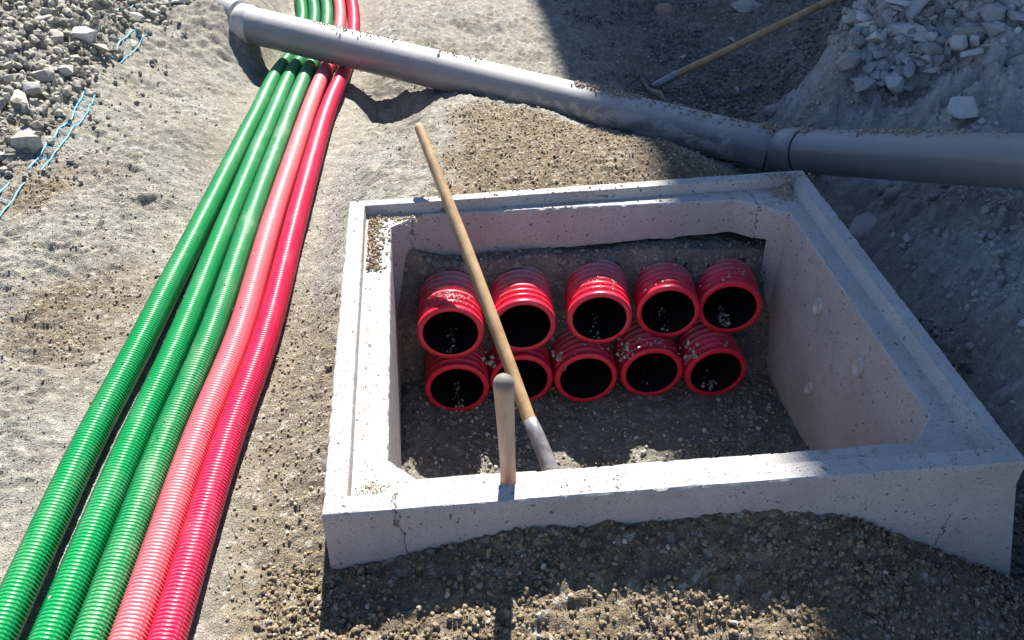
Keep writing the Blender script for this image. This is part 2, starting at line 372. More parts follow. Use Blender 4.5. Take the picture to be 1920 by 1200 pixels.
def masks(x, y):
    n1 = fbm(x*2.2, y*2.2, 4, 5); n2 = fbm(x*7, y*7, 3, 25)
    nn = n1*.6+n2*.3
    behind = sstep(.05, .25, x+.15*nn)*sstep(1.05, 1.15, y)*sstep(2.32, 2.1, y+.45*(x-.3)+.2*nn)*sstep(1.7, 1.5, x)
    behind *= sstep(-.02, .12, (x-.18)+(y-1.15)*-.15+.2*nn)
    front = sstep(.10, .02, y)*sstep(-.13, -.05, x+.1*nn)
    strip = sstep(-.22, -.15, x)*sstep(.05, -.02, x)*sstep(1.0, .55, y+.25*nn)*.75
    spot = np.exp(-(((x+.66)/.12)**2+((y-.82)/.22)**2)*(1+.0*x))*1.6*(.6+n2)
    left2 = sstep(1.15, 1.35, y)*sstep(1.6, 1.45, y)*sstep(-.6, -.9, x)*.55*(1+2*n2)
    inside = inside_mask(x, y)
    br = np.clip(np.maximum.reduce([behind, front, strip, spot, left2]), 0, 1)
    trench = sstep(1.3, 1.36, x)*sstep(1.80, 1.62, x+.15*nn)*sstep(1.9, 1.6, y)*(1-inside)  # deep shade of the gap beside the wall, painted into the soil colour
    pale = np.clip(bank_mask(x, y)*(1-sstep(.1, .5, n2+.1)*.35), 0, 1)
    hollow = sstep(1.0, 1.4, x+.2*nn)*sstep(1.75, 2.0, y)*(1-pale)  # shade over the hollow, painted as darker ground
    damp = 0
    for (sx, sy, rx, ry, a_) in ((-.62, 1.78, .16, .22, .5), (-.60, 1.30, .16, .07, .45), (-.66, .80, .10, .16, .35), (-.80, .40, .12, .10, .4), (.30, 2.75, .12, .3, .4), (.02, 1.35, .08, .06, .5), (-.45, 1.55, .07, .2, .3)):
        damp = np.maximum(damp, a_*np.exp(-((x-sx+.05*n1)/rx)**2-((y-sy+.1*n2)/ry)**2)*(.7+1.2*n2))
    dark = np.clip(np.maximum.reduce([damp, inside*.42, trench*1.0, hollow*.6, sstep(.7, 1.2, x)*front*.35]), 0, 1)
    return br, pale, dark
def inside_mask(x, y): return ((x > .05) & (x < 1.29) & (y > .05) & (y < far_y(x)-.04)).astype(float)
def smooth_ground(x, y):
    z = tps(np.clip(x, -3, 4), np.clip(y, -2, 6))
    # outside the modelled yard the ground evens out
    r = np.maximum(np.abs(x-.5)/1.0, np.abs(y-1.8)/1.0)
    z = z+(-.15-z)*sstep(2.8, 5.0, r)
    # bedding of the conduits
    xa = tube_x('a', y); xe = tube_x('e', y)
    d = np.maximum(np.maximum(xa-.045-x, x-xe-.045), 0)
    t = np.exp(-(d/.10)**2)*sstep(5.5, 4.5, y)
    return z*(1-t)+(tubez(y)-.036)*t, t
def interior(x, y):
    yy = y+.02*fbm(x*9, y*9, 3, 77)
    z = -.555+.012*fbm(x*6, y*6, 3, 8)
    z = z+.05*np.exp(-((x-.15)/.06)**2)*sstep(.5, .9, y)
    z = z+sstep(.90, .99, yy)*.19+sstep(.985, 1.03, yy)*.195
    return z
def ground(x, y, detail=True):
    z, t = smooth_ground(x, y)
    ins = inside_mask(x, y)
    if detail:
        br, pale, dark = masks(x, y)
        near_wall = np.exp(-(np.minimum(np.abs(y), 9)/.05)**2)
        calm = (1-.75*t)
        lump = fbm(x*4.5, y*4.5, 3, 2)*.015*calm
        rid = (1-np.abs(fbm(x*13, y*20, 3, 31)))
        crust = (rid-.75)*.026*calm*(1-br*.6)
        crumb = (.5-worley(x*60, y*60, 4))*.010*(.35+.65*br)*calm
        crumb2 = (.5-worley(x*28, y*28, 14))*.014*br*calm*sstep(.3, 0, y)+(1-np.abs(fbm(x*26, y*42, 3, 37))-.8)*.010*calm*(1-br)
        fine = fbm(x*55, y*55, 3, 6, .6)*.006*calm
        bank = pale*(fbm(x*5, y*5, 4, 51, .6)*.085+(.5-worley(x*9, y*9, 19))*.05+np.abs(fbm(x*22, y*22, 3, 61))*.04+np.maximum(fbm(x*8, y*8, 3, 62), 0)*.05+sstep(-.25, .3, fbm(x*3.3, y*3.3, 3, 64))*(cells(x*9+fbm(x*20, y*20, 2, 1), y*12, 65)*.055+cells(x*24, y*24, 66)*.026))
        holl = dark*(1-ins)*sstep(1.5, 1.9, y)*fbm(x*9, y*9, 4, 71)*.03
        rub = rubble_mask(x, y)*((.5-worley(x*14, y*14, 23))*.05+fbm(x*5, y*5, 3, 29)*.03)
        # a few deliberate scuffs and footmarks in the crust
        for (sx, sy, rx, ry, dz) in ((.02, 1.36, .06, .035, -.025), (-.62, 1.32, .10, .04, -.028), (-.74, .78, .05, .05, .012), (-.52, 1.75, .16, .10, -.022), (-.85, 2.3, .15, .04, -.02), (.33, 2.85, .10, .25, -.07), (.5, 3.3, .2, .1, -.06), (-.9, .35, .12, .08, -.02), (.2, 1.95, .05, .09, .03), (.09, 2.38, .13, .17, -.13), (.02, 2.62, .1, .1, -.05)):
            z = z+dz*np.exp(-((x-sx)/rx)**2-((y-sy)/ry)**2)
        z = z+lump+crust+crumb+crumb2+fine+bank+holl+rub
        zi = interior(x, y)+(.5-worley(x*45, y*45, 5))*.008+fbm(x*40, y*40, 3, 66)*.005
    else:
        zi = interior(x, y)
    # soil lies clear of the rim so that it never covers the concrete
    foot = (x > -.02) & (x < 1.36) & (y > -.02) & (y < far_y(x)+.02)
    z = np.where(foot, np.minimum(z, -.012), z)
    return z*(1-ins)+zi*ins

def axis(parts):
    out = [parts[0][0]]
    for a, b, s0, s1 in parts:
        t = a
        while t < b-1e-6:
            f = (t-a)/(b-a); t += s0+(s1-s0)*f; out.append(min(t, b))
    return np.array(sorted(set(np.round(out, 5))))
xs = axis([(-60, -4, 8, .6), (-4, -2, .3, .03), (-2, -1.2, .016, .008), (-1.2, 2.3, .0068, .0068), (2.3, 3.2, .01, .03), (3.2, 6, .06, .6), (6, 60, .8, 8)])
ys = axis([(-60, -4, 8, .6), (-4, -.5, .4, .02), (-.5, .3, .0058, .0058), (.3, 1.5, .006, .0075), (1.5, 3, .0085, .012), (3, 4.4, .012, .02), (4.4, 8, .05, .6), (8, 60, .8, 8)])
GX, GY = np.meshgrid(xs, ys)
gx, gy = GX.ravel(), GY.ravel()
gz = ground(gx, gy)
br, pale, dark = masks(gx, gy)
RPC = [(.259, .837, -.277, 3), (.463, .853, -.281, 2), (.680, .862, -.277, 6), (.886, .890, -.290, 7), (1.069, .893, -.290, 9),
       (.270, .812, -.462, 2), (.459, .840, -.469, 2), (.646, .821, -.463, 2), (.842, .826, -.462, 2), (1.034, .817, -.470, 0)]
def in_pipe(P, rad):
    hit = np.zeros(len(P), bool)
    for cx, cy, cz, az in RPC:
        a = -math.radians(az); dx = P[:, 0]-cx; dy = P[:, 1]-cy
        ly = -dx*math.sin(a)+dy*math.cos(a); lx = dx*math.cos(a)+dy*math.sin(a)
        hit |= (ly > .001) & (ly < .34) & (lx*lx+(P[:, 2]-cz)**2 < rad*rad)
    return hit
GF = grid_faces(len(ys), len(xs)); GV = np.stack([gx, gy, gz], -1)
GF = GF[~in_pipe(GV[GF].mean(1), .084)]
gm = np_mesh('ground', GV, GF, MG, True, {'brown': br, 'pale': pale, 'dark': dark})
tag(mesh_obj('ground', gm), kind='structure', label='bare dusty building site ground of pale clay, brown sand and a rocky bank')

# ------------------------------------------------------------------ concrete chamber
def loop_square(x0, y0, x1, y1l, y1r, n):
    c = [(x0, y0), (x1, y0), (x1, y1r), (x0, y1l)]
    out = []
    for k in range(4):
        a = np.array(c[k]); b = np.array(c[(k+1) % 4])
        for t in np.arange(n[k])/n[k]: out.append(a+(b-a)*t)
    return np.array(out)
NS = [170, 142, 170, 142]
def loop_inner(x0, y0, x1, y1, ch):
    # start each side in the middle of its chamfer
    P = [(x0, y0), (x1, y0), (x1, y1), (x0, y1)]
    out = []
    for k in range(4):
        a = np.array(P[k], float); b = np.array(P[(k+1) % 4], float); d = (b-a)/np.linalg.norm(b-a)
        p = np.array(P[k-1], float); dp = (a-p)/np.linalg.norm(a-p); q = np.array(P[(k+2) % 4], float); dn = (q-b)/np.linalg.norm(q-b)
        c0, c1 = ch[k], ch[(k+1) % 4]
        a1 = a+d*c0[0]; am = (a1+(a-dp*c0[1]))/2
        b1 = b-d*c1[1 if False else (1 if k % 2 else 0)] if False else b-d*c1[1]; bm = (b1+(b+dn*c1[0]))/2
        pts = np.array([am, a1, b1, bm]); s = np.r_[0, np.cumsum(np.linalg.norm(np.diff(pts, axis=0), axis=1))]
        # keep the chamfer corner as an exact vertex
        m0 = 6; m1 = 6; mm = NS[k]-m0-m1
        ss = np.r_[np.linspace(0, s[1], m0, endpoint=False), np.linspace(s[1], s[2], mm, endpoint=False), np.linspace(s[2], s[3], m1, endpoint=False)]
        out += [np.array([np.interp(v, s, pts[:, 0]), np.interp(v, s, pts[:, 1])]) for v in ss]
    return np.array(out)
O = loop_square(0, 0, 1.328, 1.102, 1.166, NS)
Ob = loop_square(-.004, 0, 1.44, 1.10, 1.20, NS)
L = loop_square(.045, .042, 1.288, 1.072, 1.126, NS)
Lf = loop_square(.0465, .047, 1.277, 1.067, 1.120, NS)
I = loop_inner(.115, .098, 1.225, 1.062, [(.055, .055), (.07, .065), (.13, .085), (.062, .085)])
cen = np.array([.67, .56])
def rows_between(A, za, B, zb, n):
    return [(A+(B-A)*t, za+(zb-za)*t) for t in np.linspace(0, 1, n, endpoint=False)]
seq = []
for q in np.linspace(0, 1, 42, endpoint=False):      # outer face from the bottom up
    z = -.62+.616*q; f = np.clip((-z-.06)/.33, 0, 1.4)
    seq.append((O+(Ob-O)*f, z))
eps = lambda Lp, d: Lp+(cen-Lp)/np.linalg.norm(cen-Lp, axis=1)[:, None]*d
seq += [(O, -.004), (eps(O, .0035), 0)]
seq += rows_between(eps(O, .007), 0, eps(L, -.004), 0, 5)
seq += [(eps(L, -.002), 0), (L, -.0035)]
seq += rows_between(L, -.006, Lf, -.028, 4)
seq += [(Lf, -.03)]
seq += rows_between(eps(Lf, .004), -.030, eps(I, -.007), -.030, 8)
seq += [(eps(I, -.0035), -.030), (I, -.034)]
Ib = eps(I, -.012)
seq += [(I+(Ib-I)*t, -.036-.58*t) for t in np.linspace(0, 1, 40)]
V = np.array([np.c_[p, np.full(len(p), z)] for p, z in seq])
n0, n1 = V.shape[:2]
Vf = V.reshape(-1, 3)
# uneven cast surface, chipped arrises
nx = fbm(Vf[:, 0]*18+Vf[:, 2]*11, Vf[:, 1]*18-Vf[:, 2]*13, 4, 81)
chip = np.maximum(fbm(Vf[:, 0]*90, Vf[:, 1]*90, 3, 83)-.16, 0)
edge = np.zeros(n0); edge[40:46] = 1; edge[47:53] = .6; edge[-43:-38] = 1
edge = np.repeat(edge, n1)
Vf = Vf+np.c_[nx*.0012, np.roll(nx, 5)*.0012, nx*.0009-chip*edge*.006]
chd = (Vf[:, :2]-cen); chd /= np.linalg.norm(chd, axis=1)[:, None]
Vf[:, :2] -= chd*(chip*edge*.005*np.where(np.repeat(np.arange(n0) < 48, n1), 1, -1))[:, None]
# the far wall is knocked out low down, where the pipes come through
ko = (Vf[:, 1] > .99) & (Vf[:, 0] > .165) & (Vf[:, 0] < 1.2)
Vf[ko, 2] = np.maximum(Vf[ko, 2], -.185+.05*(Vf[ko, 0]-.17)+.006*fbm(Vf[ko, 0]*30, Vf[ko, 0]*0, 3, 5))
cm = np_mesh('concrete_chamber', Vf, grid_faces(n0, n1, True), M_CON, True)
ch = mesh_obj('concrete_chamber', cm)
try: cm.set_sharp_from_angle(angle=math.radians(38))
except Exception: pass
tag(ch, 'rectangular precast concrete cable chamber with rebated rim, sunk open in the ground', 'concrete chamber')
# lifting sockets cast in the right inner wall
def socket(x, y, z, s, lab=None):
    n = 14
    a = np.arange(n)/n*2*PI
    rings = []
    for (r, d) in ((1.0, .001), (.94, -.010), (.80, -.011), (.62, .002), (.3, .006)):
        rings.append(np.c_[np.full(n, d), np.cos(a)*r*.017*s, np.sin(a)*r*.026*s])
    V = np.vstack(rings); F = grid_faces(5, n, True)
    me = np_mesh('lifting_socket', V, F, M_STEELP, True)
    o = mesh_obj('lifting_socket', me, ch); o.location = (x, y, z); o.rotation_euler = (.15, 0, 0); return o
for (x, y, z, s) in SOCKETS if 'SOCKETS' in globals() else ((1.2285, .697, -.147, 1.15), (1.2285, .445, -.14, 1.2), (1.2345, .639, -.385, .95)):
    socket(x, y, z, s)

# ------------------------------------------------------------------ red corrugated pipes in the chamber
def corrugated():
    R, r = .0918, .0765
    prof = []                                            # (y, radius)
    prof += [(0.0, r), (-.001, r+.004), (-.0015, R-.005), (0.0, R-.001), (.003, R), (.013, R), (.016, R-.004)]
    y = .019; p = .0225
    while y < .31:
        prof += [(y, R-.0095), (y+p*.22, R-.0095), (y+p*.34, R-.004), (y+p*.46, R), (y+p*.74, R), (y+p*.88, R-.004)]
        y += p
    n = 56; a = np.arange(n)/n*2*PI
    V = np.array([np.c_[np.cos(a)*q, np.full(n, yy), np.sin(a)*q] for yy, q in prof]).reshape(-1, 3)
    return np_mesh('corrugated_wall', V, grid_faces(len(prof), n, True), M_RED, True)
def liner():
    n = 48; a = np.arange(n)/n*2*PI; r = .0764
    prof = [(.0005, r)]+[(t, r-.0006*(k % 2)) for k, t in enumerate(np.linspace(.01, .33, 20))]+[(.33, .0005)]
    V = np.array([np.c_[np.cos(a)*q, np.full(n, yy), np.sin(a)*q] for yy, q in prof]).reshape(-1, 3)
    return np_mesh('liner', V, grid_faces(len(prof), n, True)[:, ::-1], M_BLK, True)
cw, cl = corrugated(), liner()
cw.update()
RP = [((.259, .837, -.277), 3, 'leftmost red corrugated pipe of the upper row, half lit, behind the long handle'),
      ((.463, .853, -.281), 2, 'second red pipe of the upper row, crossed at its left edge by the wooden handle'),
      ((.680, .862, -.277), 6, 'middle red corrugated pipe of the upper row, its front ribs in sunlight'),
      ((.886, .890, -.290), 7, 'fourth red corrugated pipe of the upper row, wholly in shade with a dusty back'),
      ((1.069, .893, -.290), 9, 'rightmost red corrugated pipe of the upper row, pale gravel spilled inside it'),
      ((.270, .812, -.462), 2, 'leftmost red corrugated pipe of the lower row, half sunk in the floor gravel'),
      ((.459, .840, -.469), 2, 'second red pipe of the lower row, mostly hidden behind the shovel handle'),
      ((.646, .821, -.463), 2, 'middle red corrugated pipe of the lower row, clear of the handles'),
      ((.842, .826, -.462), 2, 'fourth red pipe of the lower row, pale pebbles lying on its collar'),
      ((1.034, .817, -.470), 0, 'rightmost red pipe of the lower row, nearest the sloping right wall')]
pipe_objs = []
for k, (loc, az, lab) in enumerate(RP):
    e = empty('corrugated_pipe', loc, lab, 'pipe', 'red corrugated pipe ends in the concrete chamber')
    e.rotation_euler = (math.radians(rng.uniform(-1.5, 1.5)), rng.uniform(0, 6), -math.radians(az))
    e.rotation_euler = (math.radians(rng.uniform(-1.5, 1)), 0, -math.radians(az))
    mesh_obj('outer_wall', cw, e); mesh_obj('liner', cl, e)
    pipe_objs.append(e)

# ------------------------------------------------------------------ conduits on the surface
def m_c(*a, **k): return m_conduit(*a, **k)
CM = {'a': m_c('green_conduit_plastic', (.0, .205, .048), (.03, .38, .14), (.22, .31, .20), .22, .12),
      'b': m_c('green_conduit_plastic_clean', (.0, .21, .05), (.03, .38, .14), (.22, .32, .22), .25, .14),
      'c': m_c('green_conduit_plastic_dusty', (.0, .19, .05), (.17, .40, .18), (.20, .32, .19), .5, .2, .3),
      'd': m_c('faded_pink_conduit_plastic', (.66, .10, .125), (.74, .33, .32), (.60, .22, .21), .4, .3, .34),
      'e': m_c('red_conduit_plastic', (.60, .004, .05), (.74, .16, .20), (.50, .07, .11), .45, .25)}
CL = {'a': 'outermost green ribbed conduit, furthest from the concrete chamber', 'b': 'middle one of the three green ribbed conduits',
      'c': 'dusty paler green ribbed conduit lying against the pink one', 'd': 'faded pink ribbed conduit between the green and the red one',
      'e': 'bright red ribbed conduit, nearest the concrete chamber'}
def conduit(key):
    P = [np.array([x, y, tubez(y)]) for x, y in TUBES[key]]
    P = [P[0]+(P[0]-P[1])*2.2*np.array([1, 1, 0])]+P+[P[-1]+np.array([-.06, .45, -.01]), P[-1]+np.array([-.2, 1.1, -.02])]
    C, s = catmull(P, .0078/4)
    C[:, 2] += .004*fbm(C[:, 1]*1.7, C[:, 0]*0+ord(key), 2, 33)
    k = np.arange(len(C)) % 4
    R = np.where(k == 0, .0284, np.where(k == 1, .0316, np.where(k == 2, .0320, .0316)))
    g = (k == 0).astype(float)
    V, F = sweep(C, R, 15)
    me = np_mesh('ribbed_conduit', V, F, CM[key], True, {'groove': np.repeat(g, 15)})
    tag(mesh_obj('ribbed_conduit', me), CL[key], 'conduit', 'ribbed conduits laid side by side over the ground')
for k_ in 'abcde': conduit(k_)

# ------------------------------------------------------------------ grey drain pipe
gp = empty('drain_pipe', (-.475, 2.763, -.16), 'long grey plastic drain pipe, dusty on top, lying over the conduits and the trench', 'pipe')
def place(o, parent):
    o.parent = parent; o.location = -parent.location; return o
A0 = np.array([-.506, 2.933, -.136]); E0 = np.array([1.500, 1.868, -.287])
d0 = (E0-A0)/np.linalg.norm(E0-A0)
def lathe_along(name, a, d, prof, mat, n=64, parent=None, smooth=True):
    d = np.array(d)/np.linalg.norm(d)
    path = np.array([a+d*t for t, _ in prof]); X = np.cross(d, (0, 0, 1)); X /= np.linalg.norm(X); Y = np.cross(X, d)
    ang = np.arange(n)/n*2*PI
    V = np.array([p+r*(np.cos(ang)[:, None]*X+np.sin(ang)[:, None]*Y) for p, (_, r) in zip(path, prof)]).reshape(-1, 3)
    me = np_mesh(name, V, grid_faces(len(prof), n, True), mat, smooth)
    o = mesh_obj(name, me)
    try: me.set_sharp_from_angle(angle=math.radians(40))
    except Exception: pass
    if parent: place(o, parent)
    return o
LL = float(np.linalg.norm(E0-A0))
prof = [(t, .0800) for t in np.linspace(-.02, LL-.06, 60)]+[(LL-.035, .0830), (LL-.02, .0865), (LL+.055, .0868), (LL+.063, .0845), (LL+.064, .079)]
lathe_along('left_length', A0, d0, [(-.02, .0)]+[(-.02, .076)]+prof, M_PVC, parent=gp)['label'] = 'dusty left length with a flared socket end'
B0 = E0+d0*.048; Bend = np.array([2.36, .70, .20]); B1 = np.array([1.921, 1.082, .044])
d1 = (B1-B0)/np.linalg.norm(B1-B0)
LR = 1.75
lathe_along('rubber_seal', E0+d0*.022, d0, [(0, .0), (0, .0880), (.002, .0888), (.006, .0880), (.006, .0)], M_RUBBER, parent=gp)
lathe_along('right_length', B0, d1, [(-.02, .0), (-.02, .076), (0, .0805), (.095, .0862)]+[(.10, .0866), (.135, .0866), (.14, .083)]+[(t, .0802) for t in np.linspace(.15, LR, 50)]+[(LR, .0)], M_PVC, parent=gp)['label'] = 'cleaner right length running out over the trench'
lathe_along('rubber_seal', B0+d1*.138, d1, [(0, .0), (0, .0845), (.0025, .0853), (.006, .0845), (.006, .0)], M_RUBBER, parent=gp)
# pale sleeve and continuing pipe at the left end
sp = empty('sleeve_pipe', (-.62, 2.84, -.1), 'pale pipe sleeve half buried where the grey drain pipe begins', 'pipe')
lathe_along('collar', A0-d0*.085, d0, [(0, .0), (0, .078), (.006, .084), (.05, .086), (.056, .082), (.075, .080), (.075, 0)], M_SLEEVE, parent=sp)
lathe_along('pipe_body', A0+np.array([-.50, .42, .10]), np.array([.46, -.38, -.08]), [(0, .0), (0, .068), (.55, .070), (.6, .0)], M_SLEEVE, parent=sp)

# ------------------------------------------------------------------ tools
def tool_bar(name, a, b, prof, mat, parent, n=20, squash=1.0):
    a = np.array(a); b = np.array(b); LN = np.linalg.norm(b-a); d = (b-a)/LN
    X = np.cross(d, (0, 1, .1)); X /= np.linalg.norm(X); Y = np.cross(X, d); ang = np.arange(n)/n*2*PI
    V = []
    for t, r in prof:
        bend = .004*math.sin(t*PI)
        V.append(a+d*LN*t+X*bend+r*(np.cos(ang)[:, None]*X+squash*np.sin(ang)[:, None]*Y))
    V = np.vstack(V); me = np_mesh(name, V, grid_faces(len(prof), n, True), mat, True)
    o = mesh_obj(name, me); place(o, parent); return o
def dome(r, L, end0=True):
    k = r/L
    return [(k*(1-math.cos(t)), r*math.sin(t)+1e-5) for t in np.linspace(0, PI/2, 7)]
# long shovel
TIP = np.array([.2024, 1.235, .160]); BOT = np.array([.4405, .497, -.305]); SOCK = np.array([.478, .40, -.375])
sh = empty('shovel', (.478, .40, -.5), 'long straight wooden handled shovel standing in the chamber across the red pipes', 'shovel')
Lh = float(np.linalg.norm(BOT-TIP))
tool_bar('handle', TIP, BOT, dome(.0135, Lh)+[(t, .0135+.0035*min(t*2.2, 1)) for t in np.linspace(.03, 1, 24)], M_WOOD, sh)
dS = (SOCK-BOT); dS /= np.linalg.norm(dS)
tool_bar('socket', BOT-dS*.012, SOCK+dS*.02, [(0, .0165), (.01, .0188), (.3, .0195), (.7, .0205), (.9, .023), (1, .026)], M_STEEL, sh, squash=.9)
# blade: dished plate with square shoulders
def blade():
    bm = bmesh.new(); nu, nv = 12, 14; W2, H = .112, .27
    X = np.array([.94, -.02, .26]); X /= np.linalg.norm(X); D = np.array([.22, -.45, -.66]); D -= X*(D@X); D /= np.linalg.norm(D); N = np.cross(X, D)
    g = []
    for j in range(nv+1):
        v = j/nv; w_ = W2*(1 if v < .55 else math.sqrt(max(0, 1-((v-.55)/.47)**2)))
        row = []
        for i in range(nu+1):
            u = i/nu*2-1
            dish = .018*(u*u)-.010*math.exp(-(u/.2)**2)*(1-v)
            p = SOCK+dS*.012+D*(.0+v*H)+X*(u*w_)-N*dish
            row.append(bm.verts.new(p))
        g.append(row)
    for j in range(nv):
        for i in range(nu): bm.faces.new((g[j][i], g[j][i+1], g[j+1][i+1], g[j+1][i]))
    bmesh.ops.solidify(bm, geom=bm.faces[:], thickness=.0022)
    return bm
place(bm_obj('blade', blade(), M_STEELP, None, True), sh)
# short upright pick handle against the near wall
GT = np.array([.3285, .045, .262]); GB = np.array([.352, .128, -.47])
pk = empty('pickaxe', (.352, .128, -.52), 'upright tool handle leaning on the near rim, rounded grimy end towards the viewer', 'pickaxe')
Lg = float(np.linalg.norm(GB-GT))
tool_bar('handle', GT, GB, dome(.0178, Lg)+[(.04, .0179), (.12, .0168), (.2, .0157), (.32, .0150), (.36, .0150), (.55, .0155), (.8, .0175), (1, .02)], M_WOODD, pk, squash=1.0)
def pick_head():
    bm = bmesh.new(); rows = []
    for t in np.linspace(-1, 1, 19):
        h = .018*(1-abs(t))+.004; wd = .022*(1-abs(t)**1.5)+(.006 if t < 0 else .016)
        c = Vector((t*.24, 0, -.05*t*t))
        rows.append([bm.verts.new(c+Vector((0, sy*wd, sz*h))) for sy, sz in ((-1, -1), (1, -1), (1, 1), (-1, 1))])
    for r0, r1 in zip(rows, rows[1:]):
        for k in range(4): bm.faces.new((r0[k], r0[(k+1) % 4], r1[(k+1) % 4], r1[k]))
    bm.faces.new(rows[0]); bm.faces.new(rows[-1][::-1])
    bmesh.ops.bevel(bm, geom=bm.edges[:], offset=.002, segments=1, affect='EDGES')
    return bm
o = bm_obj('head', pick_head(), M_STEEL, pk); o.location = Vector((0, .0, .045))
# hoe lying in the hollow behind the drain pipe
HA = np.array([1.088, 1.90, -.16])
hoe = None
HOE0 = np.array([1.270, 2.68, -.375]); HOE1 = np.array([2.074, 2.80, -.05])
hoe = empty('hoe', tuple(HOE0), 'wooden handled hoe lying in the shade between the drain pipe and the rocky bank', 'hoe')
dH = (HOE1-HOE0)/np.linalg.norm(HOE1-HOE0); Lhh = float(np.linalg.norm(HOE1-HOE0))
tool_bar('handle', HOE1+dH*.25, HOE0+dH*.10, dome(.016, Lhh)+[(t, .0165) for t in np.linspace(.03, 1, 20)], M_WOOD, hoe)
tool_bar('socket', HOE0+dH*.125, HOE0, [(0, .019), (.3, .0195), (.7, .017), (1, .012)], M_STEEL, hoe)
def hoe_blade():
    bm = bmesh.new(); Z = np.array([0, 0, 1.]); X = np.cross(dH, Z); X /= np.linalg.norm(X); Y = np.cross(X, dH)
    g = []
    for i in range(9):
        u = i/8*2-1; row = []
        for j in range(5):
            v = j/4
            p = HOE0+X*u*.12-dH*(.03-.035*u*u)*1.0+Y*(.03-.11*v*(1-.25*u*u))+dH*(v*v*.03)
            row.append(bm.verts.new(p))
        g.append(row)
    for i in range(8):
        for j in range(4): bm.faces.new((g[i][j], g[i+1][j], g[i+1][j+1], g[i][j+1]))
    bmesh.ops.solidify(bm, geom=bm.faces[:], thickness=.003)
    return bm
place(bm_obj('blade', hoe_blade(), M_STEELP, None, True), hoe)

# ------------------------------------------------------------------ stones
def rock_mesh(seed, dims, pts=15, bev=.05):
    r = random.Random(seed); bm = bmesh.new()
    for _ in range(pts):
        v = Vector([r.gauss(0, 1) for _ in range(3)]).normalized()
        e = max(abs(v.x), abs(v.y), abs(v.z)); k = .35
        v = v.lerp(v/e*.85, .45)*r.uniform(.85, 1.05)
        bm.verts.new((v.x*dims[0], v.y*dims[1], v.z*dims[2]))
    bmesh.ops.convex_hull(bm, input=bm.verts[:])
    for v in [v for v in bm.verts if not v.link_faces]: bm.verts.remove(v)
    bmesh.ops.dissolve_limit(bm, angle_limit=math.radians(14), verts=bm.verts[:], edges=bm.edges[:])
    bmesh.ops.bevel(bm, geom=bm.edges[:], offset=bev*min(dims), segments=1, affect='EDGES', clamp_overlap=True)
    bmesh.ops.triangulate(bm, faces=bm.faces[:])
    me = bpy.data.meshes.new('stone'); bm.to_mesh(me); bm.free(); return me
PROTO = {}
def proto(kind, i, mi):
    key = (kind, i, mi)
    if key not in PROTO:
        dims = {'block': (.5, .42, .34), 'slab': (.6, .40, .17), 'long': (.72, .26, .22), 'wedge': (.6, .4, .3), 'round': (.5, .45, .36), 'shard': (.95, .13, .07), 'pyramid': (.5, .48, .5)}[kind]
        me = rock_mesh(hash((kind[0], i)) % 9973 if False else (ord(kind[0])*131+i*17+len(kind)), dims, {'round': 26, 'wedge': 9, 'pyramid': 9, 'shard': 12}.get(kind, 14), .12 if kind == 'round' else .05)
        me.materials.append(M_STONE[mi]); PROTO[key] = me
    return PROTO[key]
def stone(x, y, size, kind, mi, rz, tilt, label, group, i=0, lift=.3, name='stone', z=None):
    o = mesh_obj(name, proto(kind, i, mi))
    gz_ = float(ground(np.array([x]), np.array([y]))[0]) if z is None else z
    flat = {'slab': .17, 'long': .22, 'shard': .08}.get(kind, .33)
    o.location = (x, y, gz_+flat*size*lift*2); o.scale = (size, size, size); o.rotation_euler = (tilt[0], tilt[1], rz)
    return tag(o, label, 'stone', group)
GL = 'stones in the rubble heap on the left'; GR = 'stones piled on the rocky bank on the right'
BIGL = [
 (-1.015, 1.587, .115, 'block', 0, .4, (.1, .1), 'large grey boulder at the lower tip of the left rubble, touching the blue net', 1),
 (-1.05, 1.7, .10, 'slab', 1, .8, (.35, .1), 'flat dark stone leaning behind the lowest large boulder of the left rubble', 2),
 (-1.162, 1.923, .115, 'slab', 2, -.7, (.25, .2), 'long whitish flat stone near the left edge of the photo', 3),
 (-1.124, 1.977, .075, 'round', 3, .2, (.1, .3), 'dark upright rounded stone beside the long whitish one', 4),
 (-1.039, 2.425, .115, 'wedge', 0, -.5, (.1, -.1), 'pale angular stone with a dark shadow right of the rubble, above the blue net', 5),
 (-1.089, 2.5, .135, 'block', 5, .9, (.1, .1), 'broad pale block directly behind the pale angular stone', 6),
 (-1.084, 2.308, .07, 'round', 1, 1.9, (.1, .1), 'small knobbly stone left of the pale angular stone', 7),
 (-1.074, 2.161, .09, 'block', 5, .3, (.2, .1), 'light faced square stone in the middle of the rubble edge', 8),
 (-1.186, 2.432, .125, 'slab', 0, -.6, (.3, .1), 'beige slab left of the broad pale block', 9),
 (-1.0, 2.86, .105, 'wedge', 0, .2, (.1, .2), 'grey pointed stone sitting on the blue net at the top of the rubble', 10),
 (-0.94, 2.904, .08, 'long', 1, -.3, (.1, .1), 'flat stone just right of the pointed stone on the net', 11),
 (-0.859, 3.069, .125, 'slab', 5, .35, (.2, .1), 'lone pale slab at the far right end of the rubble, near the top edge', 12),
 (-1.239, 2.54, .09, 'round', 1, .5, (.1, .1), 'rounded grey stone high in the left rubble', 13),
 (-1.102, 2.63, .11, 'wedge', 1, -.5, (.3, .1), 'dark tilted slab in the upper middle of the rubble', 14),
 (-1.114, 2.087, .10, 'round', 1, .4, (0, .1), 'blunt dusty stone left of the square light faced one', 15)]
for (x, y, s, kd, mi, rz, tl, lab, i) in BIGL: stone(x, y, s*.95, kd, mi, rz, tl, lab, GL, i)
